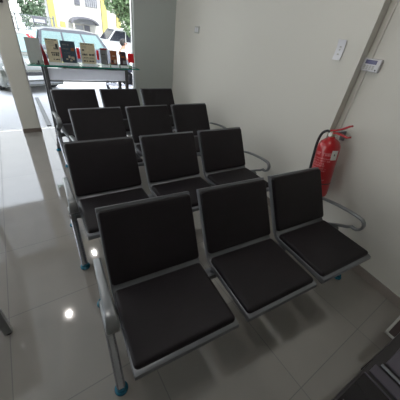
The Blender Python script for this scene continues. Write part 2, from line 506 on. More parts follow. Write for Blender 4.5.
# centre of each bench's front line, heading and label, row by row away from the camera
rows = [(0.0, 0.0, -0.0997, 'three-seat black cushioned bench in the front row, nearest the camera and the fire extinguisher'),
        (0.0388, 0.9606, -0.048, 'three-seat black cushioned bench in the second row, directly behind the front bench'),
        (0.2755, 1.8764, 0.0107, 'three-seat black cushioned bench in the third row, shifted right, second from the glass table'),
        (0.2418, 2.7667, 0.0354, 'three-seat black cushioned bench in the rearmost row, right before the glass brochure table')]
for i, (x, y, a, lab) in enumerate(rows):
    o = bench if i == 0 else copy_tree(bench)
    o.location = (x + P_, y, 0); o.rotation_euler = (0, 0, a); o['label'] = lab

# ------------------------------------------------------------------ fire extinguisher
top = Vector((1.674, 0.631, 1.008)); bot = Vector((1.664, 0.552, 0.518))
ez = (top - bot).normalized(); out = Vector((-0.993, 0.117, 0.0)); ey = ez.cross(out).normalized(); ex = ey.cross(ez)
T = Matrix.Identity(4)
for i, v in enumerate((ex, ey, ez)):
    for j in range(3): T[j][i] = v[j]
ext = thing('fire_extinguisher', 'red fire extinguisher hanging on the right wall behind the front bench', 'fire extinguisher')
ext.matrix_world = Matrix.Translation(bot) @ T
R_ = 0.090; H_ = 0.50
b = NB()
lathe(b, [(0.0, 0.012), (0.060, 0.010), (0.078, 0.0), (0.084, 0.004), (R_, 0.03), (R_, H_ - 0.085), (R_ * 0.96, H_ - 0.05), (R_ * 0.80, H_ - 0.020), (R_ * 0.52, H_), (0.030, H_ + 0.010), (0.026, H_ + 0.022), (0.0, H_ + 0.022)], 40)
cyl = obj('cylinder', b, 'red', ext, 40)
b = NB()
lathe(b, [(R_ + 0.0006, 0.125), (R_ + 0.002, 0.126), (R_ + 0.002, 0.133), (R_ + 0.0006, 0.134)], 40)
obj('band', b, 'blackframe', cyl, 40)
def patch(bm, a0, a1, z0, z1, r, n=6):
    """curved label patch on the cylinder; angle measured from the outward side"""
    lo = []; hi = []
    for i in range(n + 1):
        a = math.radians(a0 + (a1 - a0) * i / n)
        lo.append(bm.verts.new((r * math.cos(a), r * math.sin(a), z0))); hi.append(bm.verts.new((r * math.cos(a), r * math.sin(a), z1)))
    for i in range(n):
        bm.faces.new((lo[i], lo[i + 1], hi[i + 1], hi[i]))
b = NB()
rr = random.Random(3)
def glyphs(a0, a1, z0, h, n, gap=0.25):
    """a row of worn letter-like marks too small to read"""
    st = (a1 - a0) / n
    for i in range(n):
        if rr.random() < 0.1: continue
        s = a0 + i * st; e = s + st * (1 - gap); m = rr.random()
        patch(b, s, s + (e - s) * 0.35, z0, z0 + h, R_ + 0.0012, 1)
        if m < 0.7: patch(b, s, e, z0 + h * 0.72, z0 + h, R_ + 0.0012, 2)
        if m > 0.3: patch(b, s, e, z0, z0 + h * 0.26, R_ + 0.0012, 2)
        if m > 0.5: patch(b, s + (e - s) * 0.65, e, z0, z0 + h, R_ + 0.0012, 1)
A0, A1 = -48, 98     # left to right as seen from the room
def row(z, h, n, f0=0.0, f1=1.0): glyphs(A0 + (A1 - A0) * f0, A0 + (A1 - A0) * f1, z, h, n)
row(0.375, 0.026, 9, 0.16, 0.80)
row(0.345, 0.010, 22, 0.12, 0.78); row(0.325, 0.010, 22, 0.12, 0.74)
row(0.300, 0.014, 14, 0.10, 0.56); row(0.280, 0.014, 14, 0.10, 0.60); row(0.258, 0.010, 18, 0.08, 0.66); row(0.240, 0.010, 18, 0.08, 0.66)
row(0.200, 0.028, 6, 0.02, 0.44)
row(0.160, 0.010, 16, 0.20, 0.72)
obj('printed_text', b, 'pinkprint', cyl)
b = NB(); patch(b, 56, 90, 0.345, 0.425, R_ + 0.002, 8); st = obj('inspection_tag', b, 'paper', cyl)
b = NB(); patch(b, 68, 74, 0.380, 0.396, R_ + 0.0032, 3); obj('tag_mark', b, 'ink', st)
# valve, levers, pin, gauge
b = NB(); lathe(b, [(0.0, H_ + 0.015), (0.022, H_ + 0.015), (0.022, H_ + 0.055), (0.016, H_ + 0.062), (0.016, H_ + 0.075), (0.0, H_ + 0.075)], 16)
obj('valve', b, 'brass', ext, 40)
b = NB(); lathe(b, [(0.0, 0.0), (0.017, 0.0), (0.017, 0.012), (0.0, 0.013)], 16, frame_mtx((0.020, 0.0, H_ + 0.04), (0, 1, 0), (0, 0, 1)))
obj('pressure_gauge', b, 'paper', ext, 40)
sec = rrect(0.014, 0.007, 0.005, 2)
b = NB(); sweep(b, [(0.004, -0.015, H_ + 0.068), (0.006, 0.03, H_ + 0.078), (0.012, 0.085, H_ + 0.098), (0.014, 0.135, H_ + 0.126), (0.014, 0.150, H_ + 0.130)], sec, side=(1, 0, 0))
obj('lever', b, 'redlever', ext, 40)
b = NB(); sweep(b, [(0.004, 0.0, H_ + 0.050), (0.006, 0.04, H_ + 0.056), (0.012, 0.10, H_ + 0.050), (0.014, 0.140, H_ + 0.040), (0.014, 0.160, H_ + 0.048)], sec, side=(1, 0, 0))
obj('carry_handle', b, 'redlever', ext, 40)
b = NB()
hp = [(0.0, -0.02, H_ + 0.050), (0.0, -0.055, H_ + 0.058), (0.01, -0.090, H_ + 0.030), (0.018, -0.106, H_ - 0.04), (0.02, -0.110, H_ - 0.14), (0.02, -0.110, H_ - 0.28), (0.02, -0.108, H_ - 0.40)]
sm = []
for i in range(len(hp) - 1):
    p0 = Vector(hp[max(0, i - 1)]); p1 = Vector(hp[i]); p2 = Vector(hp[i + 1]); p3 = Vector(hp[min(len(hp) - 1, i + 2)])
    for k in range(5):
        u = k / 5
        sm.append(0.5 * ((2 * p1) + (p2 - p0) * u + (2 * p0 - 5 * p1 + 4 * p2 - p3) * u * u + (-p0 + 3 * p1 - 3 * p2 + p3) * u ** 3))
sm.append(Vector(hp[-1]))
sweep(b, sm, circ(0.011, 10)); hs = obj('hose', b, 'rubber', ext, 50)
b = NB(); lathe(b, [(0.0, -0.055), (0.015, -0.055), (0.013, -0.01), (0.009, 0.0), (0.0, 0.0)], 12, Matrix.Translation(hp[-1])); obj('nozzle', b, 'rubber', hs, 40)
b = NB()
box(b, -0.152, -0.135, -0.02, 0.02, H_ - 0.02, H_ + 0.06, None, 0.003); box(b, -0.14, -0.012, -0.012, 0.012, H_ + 0.045, H_ + 0.055, None, 0.002)
obj('wall_hook', b, 'steel', ext, 40)

# ------------------------------------------------------------------ fittings on the right wall
def wall_mtx(x, y, z, slope):
    a = math.atan(slope)
    # local x runs along the wall towards the camera, y out of the wall into the room, z up
    return Matrix.Translation((x, y, z)) @ Matrix.Rotation(-PI / 2 - a, 4, 'Z')
t = thing('alarm_keypad', 'white alarm keypad with a dark display beside the wall corner', 'keypad')
y0 = 0.648
t.matrix_world = wall_mtx(wx_near(y0), y0, 1.560, 0.118)
b = NB(); box(b, -0.068, 0.068, -0.028, -0.002, -0.042, 0.042, None, 0.006, 3); obj('housing', b, 'plastic', t, 40)
b = NB(); box(b, -0.046, 0.040, -0.0295, -0.0275, 0.006, 0.032, None, 0.0008); obj('display', b, 'lcd', t)
for r_ in range(3):
    for c_ in range(4):
        b = NB(); box(b, -0.048 + c_ * 0.022, -0.033 + c_ * 0.022, -0.0298, -0.0275, -0.010 - r_ * 0.010, -0.003 - r_ * 0.010, None, 0.0008); obj('key', b, 'greyplastic', t)
b = NB(); box(b, 0.044, 0.054, -0.0295, -0.0275, -0.034, -0.024, None, 0.001); obj('indicator', b, 'ink', t)
for o in t.children: o.scale = (1, 1, 1)
t2 = thing('wall_notice', 'small pale notice card stuck high on the right wall, left of the keypad', 'notice')
y0 = 0.905
t2.matrix_world = wall_mtx(wx_far(y0), y0, 1.625, 0.113)
b = NB()
n = 8; vs = []
for i in range(n + 1):
    z = -0.068 + 0.136 * i / n; d = -0.003 - 0.010 * (abs(i / n - 0.45) ** 2) * 4
    vs.append([b.verts.new((-0.036, d, z)), b.verts.new((0.036, d - 0.004, z)), b.verts.new((0.036, d - 0.0025, z)), b.verts.new((-0.036, d + 0.0015, z))])
for i in range(n):
    for k in range(4): b.faces.new((vs[i][k], vs[i][(k + 1) % 4], vs[i + 1][(k + 1) % 4], vs[i + 1][k]))
b.faces.new(vs[0][::-1]); b.faces.new(vs[-1]); bmesh.ops.recalc_face_normals(b, faces=b.faces)
cd = obj('card', b, 'plastic', t2, 40)
b = NB()
for zz, w in ((0.02, 0.016), (0.0, 0.012), (-0.03, 0.018)): box(b, -w / 2, w / 2, -0.0085, -0.0045, zz - 0.004, zz + 0.006)
obj('print', b, 'greyplastic', t2)
t3 = thing('wall_switch', 'small grey switch plate on the right wall near the bright corner', 'switch')
y0 = 3.39
t3.matrix_world = wall_mtx(wx_far(y0), y0, 1.635, 0.113)
b = NB(); box(b, -0.075, 0.075, -0.012, -0.001, -0.045, 0.045, None, 0.004); obj('plate', b, 'greyplastic', t3, 40)
for sx in (-0.03, 0.03):
    b = NB(); box(b, sx - 0.022, sx + 0.022, -0.017, -0.010, -0.028, 0.028, None, 0.003); obj('rocker', b, 'plastic', t3, 40)
b = NB(); box(b, -0.375, -0.280, 4.13, 4.199, 1.62, 1.68, None, 0.008)
o = obj('bracket_mount', b, 'blackframe'); tag(o, 'small black bracket high on the left column', 'bracket')

# ------------------------------------------------------------------ dark low table, lower right
ct = thing('coffee_table', 'black glass-topped low table with a chrome rail at the lower right', 'table', (0.43, -0.428, 0), -0.060)
b = NB(); box(b, -0.32, 0.60, -0.62, 0.0, 0.405, 0.440, None, 0.004); obj('top_frame', b, 'blackframe', ct, 40)
b = NB(); box(b, -0.31, 0.172, -0.61, -0.010, 0.438, 0.4475, None, 0.002); obj('glass_panel', b, 'blackglass', ct, 40)
b = NB(); box(b, 0.174, 0.180, -0.61, -0.010, 0.438, 0.449, None, 0.001); obj('divider_strip', b, 'greypanel', ct, 40)
b = NB(); box(b, -0.012, -0.008, -0.60, -0.020, 0.446, 0.4482); obj('divider_strip', b, 'greypanel', ct)
b = NB(); box(b, 0.205, 0.262, -0.61, -0.018, 0.438, 0.4465, None, 0.001); obj('inlay_strip', b, 'greypanel', ct)
b = NB(); sweep(b, [(0.280, -0.032, 0.447), (0.280, -0.61, 0.447)], rrect(0.009, 0.007, 0.005, 3)); obj('rail', b, 'chrome', ct, 40)
b = NB(); box(b, 0.312, 0.585, -0.61, -0.040, 0.438, 0.4485, None, 0.002); obj('side_panel', b, 'greypanel', ct, 40)
for x in (-0.29, 0.57):
    for y in (-0.59, -0.03):
        b = NB(); box(b, x - 0.022, x + 0.022, y - 0.022, y + 0.022, 0.0, 0.406, None, 0.004); obj('leg', b, 'blackframe', ct, 40)
sb = thing('storage_box', 'low dark box with pale rims between the low table and the right wall', 'box', (1.40, -0.69, 0), -0.03)
b = NB(); box(b, -0.13, 0.20, -0.20, 0.16, 0.0, 0.180, None, 0.006); box(b, -0.214, 0.214, -0.22, 0.245, 0.172, 0.185); obj('body', b, 'maroon', sb, 40)
b = NB()
for xa, xb, ya, yb in ((-0.22, 0.22, 0.238, 0.252), (-0.22, 0.22, 0.165, 0.172), (-0.22, -0.212, -0.225, 0.252)):
    box(b, xa, xb, ya, yb, 0.178, 0.196, None, 0.002)
obj('rim', b, 'greyplastic', sb, 40)
b = NB(); box(b, -0.205, 0.212, -0.215, 0.160, 0.183, 0.192, None, 0.002); obj('lid_panel', b, 'greypanel', sb, 40)

# ------------------------------------------------------------------ desk at the left edge
dk = thing('desk', 'white desk on square grey legs at the left edge of the picture', 'desk', (-0.752, 0.805, 0), 0.045)
b = NB(); box(b, -0.75, 0.0, 0.0, 1.22, 0.715, 0.745, None, 0.004); obj('desktop', b, 'white', dk, 40)
b = NB(); box(b, -0.70, -0.05, 0.03, 0.05, 0.40, 0.715); obj('modesty_panel', b, 'white', dk)
for x in (-0.72, -0.022):
    for y in (0.020, 1.190):
        b = NB(); box(b, x - 0.020, x + 0.020, y - 0.020, y + 0.020, 0.012, 0.716, None, 0.003); lg = obj('leg', b, 'cast', dk, 40)
        b = NB(); lathe(b, [(0.0, 0.0), (0.018, 0.0), (0.018, 0.012), (0.0, 0.012)], 14, Matrix.Translation((x, y, 0))); obj('foot_pad', b, 'rubber', lg, 40)

# ------------------------------------------------------------------ glass brochure table
gt = thing('glass_table', 'long green-edged glass table with a frosted front in front of the window', 'table', (0, 3.75, 0))
TZ = 1.022
b = NB(); box(b, -0.21, 1.27, 0.0, 0.42, TZ - 0.012, TZ, None, 0.002); gtp = obj('glass_top', b, 'tableglass', gt)
b = NB(); box(b, -0.21, 1.272, -0.006, 0.0, TZ - 0.013, TZ + 0.001); box(b, 1.27, 1.276, -0.006, 0.42, TZ - 0.013, TZ + 0.001); obj('polished_edge', b, 'greenedge', gtp)
b = NB(); box(b, -0.005, 1.06, 0.035, 0.045, 0.842, 0.985, None, 0.002); obj('frosted_panel', b, 'apron', gt)
b = NB(); box(b, -0.02, 1.08, 0.03, 0.052, 0.820, 0.838, None, 0.002); obj('lower_rail', b, 'darksteel', gt)
b = NB(); box(b, -0.02, 1.10, 0.03, 0.052, 0.994, 1.008, None, 0.002); obj('upper_rail', b, 'darksteel', gt)
for x in (-0.015, 1.075):
    for y in (0.04, 0.38):
        b = NB(); box(b, x - 0.022, x + 0.022, y - 0.022, y + 0.022, 0.0, TZ - 0.013, None, 0.003); obj('leg', b, 'darksteel', gt, 40)
for x in (-0.015, 1.075):
    b = NB(); box(b, x - 0.015, x + 0.015, 0.06, 0.36, 0.982, 1.006, None, 0.002); obj('side_rail', b, 'darksteel', gt)

# brochures in clear stands, left to right along the table
def brochure(x, w, h, m, label, art, y=3.835, lean=0.10, clear=True):
    t = thing('brochure_stand', label, 'brochure', (x, y, TZ), 0, 'brochures standing along the glass table')
    mt = Matrix.Rotation(-lean, 4, 'X')
    b = NB()
    box(b, -w / 2 - 0.012, w / 2 + 0.012, 0.004, 0.007, 0.001, h + 0.012, mt)
    box(b, -w / 2 - 0.012, w / 2 + 0.012, -0.035, 0.075, 0.0, 0.004)
    obj('stand', b, 'acrylic', t)
    b = NB(); box(b, -w / 2 - 0.012, w / 2 + 0.012, -0.040, -0.036, 0.0, 0.034); obj('front_lip', b, 'lip', t)
    b = NB(); box(b, -w / 2, w / 2, 0.0, 0.003, 0.030, 0.030 + h - 0.02, mt); sheet = obj('sheet', b, m, t)
    for mm, rects in art:
        b = NB()
        for (u0, u1, v0, v1) in rects:
            box(b, -w / 2 + w * u0, -w / 2 + w * u1, -0.0015, 0.0005, 0.03 + (h - 0.02) * v0, 0.03 + (h - 0.02) * v1, mt)
        obj('print', b, mm, sheet)
    return t
def lines(u0, u1, vs, h=0.018): return [(u0, u1, v, v + h) for v in vs]
def words(seed, u0, u1, v, h, n):
    r = random.Random(seed); o = []; st = (u1 - u0) / n
    for i in range(n):
        if r.random() < 0.93: o.append((u0 + i * st, u0 + i * st + st * r.uniform(0.6, 0.9), v, v + h * r.uniform(1.0, 1.4)))
    return o
brochure(0.125, 0.150, 0.285, 'cream', 'cream map brochure beside the dark red folder, leftmost of the stands', [('ink', words(1, 0.05, 0.9, 0.94, 0.03, 4) + words(2, 0.3, 0.95, 0.56, 0.06, 5) + words(3, 0.3, 0.95, 0.38, 0.05, 4) + [(0.72, 0.9, 0.62, 0.80)] + words(4, 0.35, 0.9, 0.28, 0.07, 4) + words(5, 0.4, 0.9, 0.10, 0.04, 6)), ('greyprint', lines(0.15, 0.65, (0.72, 0.78, 0.84, 0.88), 0.012))])
brochure(0.310, 0.178, 0.275, 'slate', 'dark slate brochure with pale food pictures, between two cream brochures', [('greyprint', words(6, 0.12, 0.6, 0.80, 0.05, 3) + words(7, 0.12, 0.55, 0.62, 0.04, 4) + words(8, 0.15, 0.6, 0.45, 0.02, 7)), ('cream', [(0.42, 0.56, 0.22, 0.34), (0.60, 0.74, 0.20, 0.30), (0.24, 0.38, 0.14, 0.20), (0.50, 0.66, 0.08, 0.16), (0.72, 0.84, 0.14, 0.30)]), ('orange', [(0.68, 0.90, 0.56, 0.70)])])
brochure(0.560, 0.190, 0.270, 'cream', 'cream map brochure between the slate brochure and the grey booklet', [('ink', words(9, 0.05, 0.9, 0.93, 0.025, 5) + [(0.10, 0.24, 0.62, 0.70)] + words(10, 0.08, 0.92, 0.40, 0.07, 9) + words(11, 0.15, 0.9, 0.28, 0.025, 7) + words(12, 0.1, 0.9, 0.10, 0.05, 4)), ('greyprint', lines(0.08, 0.40, (0.76, 0.80, 0.84), 0.015) + lines(0.08, 0.92, (0.22, 0.25), 0.008))])
brochure(0.775, 0.095, 0.225, 'greyprint', 'narrow grey booklet with a red top, right of the cream brochures', [('darkred', [(0.0, 1.0, 0.90, 1.0)]), ('ink', words(13, 0.2, 0.7, 0.60, 0.04, 3) + lines(0.2, 0.75, (0.34, 0.40, 0.46), 0.012))])
brochure(0.915, 0.098, 0.205, 'orange', 'small orange-brown leaflet between the grey booklet and the plum leaflet', [('cream', [(0.3, 0.75, 0.60, 0.66), (0.5, 0.85, 0.12, 0.38)]), ('plum', [(0.0, 1.0, 0.0, 0.09), (0.1, 0.4, 0.15, 0.35)])])
brochure(1.055, 0.100, 0.200, 'plum', 'small dark plum leaflet, rightmost of the printed stands', [('orange', [(0.2, 0.75, 0.55, 0.70), (0.1, 0.3, 0.74, 0.82)]), ('greyprint', [(0.45, 0.9, 0.10, 0.36)])])
for (x, w, z0, z1, lab) in ((0.236, 0.032, 0.075, 0.200, 'red card slip between the left cream brochure and the slate brochure'),
                            (0.450, 0.038, 0.075, 0.205, 'red card slip between the slate brochure and the second cream brochure'),
                            (0.716, 0.030, 0.075, 0.195, 'red card slip between the second cream brochure and the grey booklet'),
                            (1.220, 0.095, 0.060, 0.185, 'wide red card at the right end of the glass table')):
    t = thing('card_slip', lab, 'card', (x, 3.94, TZ), 0, 'red cards between the brochures')
    mt = Matrix.Rotation(-0.10, 4, 'X')
    b = NB(); box(b, -w / 2, w / 2, 0.0, 0.004, z0, z1, mt); obj('card', b, 'redcard', t)
    b = NB(); box(b, -w / 2 - 0.003, w / 2 + 0.003, 0.0045, 0.0065, 0.0, z1 + 0.02, mt); box(b, -w / 2 - 0.003, w / 2 + 0.003, -0.02, 0.05, 0.0, 0.003); obj('stand', b, 'acrylic', t)
t = thing('menu_stand', 'large grey-backed paper sheet standing at the left end of the glass table', 'paper stand', (-0.098, 3.82, TZ), 0)
b = NB(); box(b, -0.078, 0.078, 0.0, 0.004, 0.012, 0.290, Matrix.Rotation(0.04, 4, 'X')); obj('sheet', b, 'greypaper', t)
b = NB(); box(b, -0.085, 0.085, -0.03, 0.05, 0.0, 0.010, None, 0.002); obj('base', b, 'acrylic', t)
b = NB(); box(b, 0.012, 0.030, -0.036, -0.018, 0.0, 0.045, None, 0.003); box(b, 0.0, 0.045, -0.042, -0.012, 0.0, 0.012, None, 0.003); obj('clip', b, 'ink', t)
t = thing('folder', 'dark red folder standing open beside the grey paper sheet', 'folder', (-0.006, 3.775, TZ), 0)
for s in (-1, 1):
    b = NB(); mt = Matrix.Translation((-0.012, 0.0, 0)) @ Matrix.Rotation(s * 0.16 + 0.35, 4, 'Z')
    prism(b, [(0.0, 0.0), (0.060, 0.0), (0.040, 0.12), (0.012, 0.225), (0.0, 0.235)], -0.002, 0.002, 'y', mt); obj('cover', b, 'darkred', t)

# ------------------------------------------------------------------ outside: pavement, road, porch
b = NB(); box(b, -8, 9, WIN_Y + 0.15, 6.45, -0.35, -0.03, None, 0.01); box(b, -8, -3.32, -6, WIN_Y + 0.15, -0.35, -0.03); o = obj('pavement', b, 'pave'); o['kind'] = 'structure'
b = NB(); box(b, -0.115, -0.045, 4.50, 6.42, -0.030, -0.012, None, 0.004)
o = obj('kerb_channel', b, 'darksteel'); tag(o, 'narrow grey channel strip running across the pavement beside the left column', 'channel')
b = NB(); box(b, -30, 40, 6.45, 60, -0.62, -0.55); o = obj('road', b, 'road'); o['kind'] = 'structure'
b = NB()
x = -8.0
while x < 9.0:
    box(b, x, x + 0.075, 4.40, 6.60, 2.96, 3.02); x += 0.15
box(b, -8, 9, 4.40, 6.60, 3.0, 3.08); box(b, -8, 9, 6.60, 6.68, 2.86, 3.2); box(b, -8, 9, 4.39, 4.45, 2.8, 3.1)
o = obj('porch_soffit', b, 'soffit'); o['kind'] = 'structure'

# verge, fence, sign
b = NB(); box(b, -14, 3.2, 20.4, 22.5, -0.56, 0.02); o = obj('grass_verge', b, 'grass'); o['kind'] = 'structure'
fn = thing('fence', 'grey mesh fence in front of the trees across the road', 'fence', (0, 21.2, 0))
b = NB()
x = -12.0
while x < 2.6:
    box(b, x, x + 0.03, 0.0, 0.03, 0.4, 1.25); x += 0.12
obj('bars', b, 'fencem', fn)
b = NB()
for z in (0.45, 1.2): box(b, -12, 2.6, 0.03, 0.06, z, z + 0.05)
obj('rails', b, 'fencem', fn)
for k in range(8):
    b = NB(); box(b, -12 + k * 2.08, -11.92 + k * 2.08, 0.03, 0.11, 0.0, 1.35); obj('post', b, 'fencem', fn)
sg = thing('street_sign', 'small grey-framed street sign in front of the fence across the road', 'sign', (1.66, 20.0, 0))
b = NB(); box(b, -0.36, 0.36, 0, 0.04, 0.90, 1.24); obj('frame', b, 'sign', sg)
b = NB(); box(b, -0.28, 0.28, -0.01, 0.0, 0.96, 1.12); bd = obj('face', b, 'signface', sg)
for x in (-0.30, 0.30):
    b = NB(); box(b, x - 0.03, x + 0.03, 0.04, 0.09, -0.55, 1.24); obj('post', b, 'sign', sg)

# trees: crown of individual leaf blades on a branching trunk
def tree(name, label, loc, blobs, n, size, leafmat, trunk_h, seed, bm_only=False):
    t = thing(name, label, 'tree', loc)
    r = random.Random(seed); b = NB()
    tot = sum(q[3] ** 2 for q in blobs)
    for (x, y, z, rad) in blobs:
        for i in range(int(n * rad ** 2 / tot)):
            d = Vector((r.gauss(0, 1), r.gauss(0, 1), r.gauss(0, 1))).normalized() * rad * (r.uniform(0.55, 1.0) ** 0.6)
            c = Vector((x, y, z)) + d
            u = Vector((r.gauss(0, 1), r.gauss(0, 1), r.gauss(0, 1))).normalized(); v = u.cross(Vector((r.gauss(0, 1), r.gauss(0, 1), r.gauss(0, 1)))).normalized()
            s = size * r.uniform(0.6, 1.3); w = u.cross(v) * s * 0.15
            p = [c - u * s, c + v * s * 0.45 + w, c + u * s, c - v * s * 0.45 + w]
            b.faces.new([b.verts.new(k) for k in p])
    obj('crown', b, leafmat, t)
    b = NB()
    x0, y0, z0, r0 = blobs[0]
    sweep(b, [(0, 0, 0), (0.04, 0, trunk_h * 0.5), (x0 * 0.5, y0 * 0.5, trunk_h), (x0, y0, z0)], lambda u: circ(0.16 * (1 - 0.7 * u), 8))
    for (x, y, z, rad) in blobs[1:]:
        sweep(b, [(0.03, 0, trunk_h * 0.8), (x * 0.6, y * 0.6, (trunk_h + z) * 0.5), (x, y, z)], lambda u: circ(0.07 * (1 - 0.7 * u), 6))
    obj('trunk', b, 'bark', t, 50)
    return t
tree('leafy_tree', 'bright green leafy tree beside the pale building, right of the entrance canopy', (7.5, 18.0, -0.55),
     [(-0.9, 0, 3.6, 1.25), (-0.2, 0.2, 2.6, 1.05), (-2.0, 0, 3.8, 0.95), (-1.35, 0.1, 2.75, 0.6), (-0.9, 0, 2.2, 0.8), (-1.95, 0, 3.0, 0.6), (-0.7, 0, 4.8, 1.4), (0.7, 0, 3.6, 1.4)], 7500, 0.13, 'leaf', 1.6, 5)
for (x, y, lab, sd) in ((-0.30, 23.3, 'dense green tree behind the fence, next to the left column', 11), (1.72, 23.3, 'dense green tree behind the fence, next to the yellow pilaster', 12)):
    tree('dense_tree', lab, (x, y, -0.55), [(0, 0, 2.5, 0.85), (0.15, 0.1, 3.4, 0.8), (-0.15, 0, 4.2, 0.75), (0.0, 0.1, 1.6, 0.8)], 3000, 0.12, 'leafdark', 1.2, sd)

# building across the road
bl = thing('building', 'pale building with yellow pilasters and an arched entrance canopy across the road', 'building', (0, 24, -0.55))
b = NB(); box(b, 2.75, 12.0, 0.0, 5.0, 0.0, 6.0); obj('wall', b, 'facade', bl)
for (x0, x1) in ((2.75, 3.15), (6.45, 6.85), (7.6, 7.9)):
    b = NB(); box(b, x0, x1, -0.16, 0.0, 0.0, 6.0, None, 0.01); obj('pilaster', b, 'yellow', bl)
b = NB(); box(b, 3.38, 3.72, -0.10, 0.0, 0.55, 1.62, None, 0.01); obj('gate_pillar', b, 'yellow', bl)
b = NB()
arc = [(4.95 + 1.0 * math.cos(PI * i / 16), 1.62 + 0.46 * math.sin(PI * i / 16)) for i in range(17)]
inn = [(4.95 + 0.90 * math.cos(PI * i / 16), 1.62 + 0.35 * math.sin(PI * i / 16)) for i in range(17)]
for i in range(16):
    prism(b, [arc[i], arc[i + 1], inn[i + 1], inn[i]], -1.1, 0.0, 'y')
obj('canopy', b, 'greyfac', bl)
b = NB(); prism(b, inn, -0.15, -0.10, 'y'); obj('canopy_panel', b, 'paleg', bl)
for x in (4.12, 5.78):
    b = NB(); box(b, x - 0.05, x + 0.05, -1.05, -0.95, 0.0, 1.62); obj('canopy_post', b, 'facade', bl)
b = NB(); box(b, 5.05, 5.45, -0.06, 0.0, 0.0, 1.55); obj('door', b, 'greyfac', bl)
b = NB(); box(b, 4.40, 4.95, -0.05, 0.0, 0.7, 1.5); wd = obj('window', b, 'paleg', bl)
for (x0, x1) in ((4.55, 4.95), (5.30, 6.20)):
    b = NB(); box(b, x0, x1, -0.05, 0.0, 2.75, 3.4); wd = obj('window', b, 'paleg', bl)
    b = NB()
    for i in range(6):
        xx = x0 + (x1 - x0) * (i + 0.5) / 6; box(b, xx - 0.018, xx + 0.018, -0.10, -0.05, 2.75, 3.4)
    obj('grille', b, 'greyfac', wd)

# ------------------------------------------------------------------ vehicles
def loft(bm, stations, mtx=None, n=None):
    """closed rings (lists of points) joined one after another, ends capped"""
    rings = [[bm.verts.new(p) for p in s] for s in stations]; k = len(rings[0]); fs = []
    for a, c in zip(rings[:-1], rings[1:]):
        for i in range(k): fs.append(bm.faces.new((a[i], a[(i + 1) % k], c[(i + 1) % k], c[i])))
    fs.append(bm.faces.new(rings[0][::-1])); fs.append(bm.faces.new(rings[-1]))
    bmesh.ops.recalc_face_normals(bm, faces=fs)
    vs = [v for r_ in rings for v in r_]; xf(bm, vs, mtx); return vs

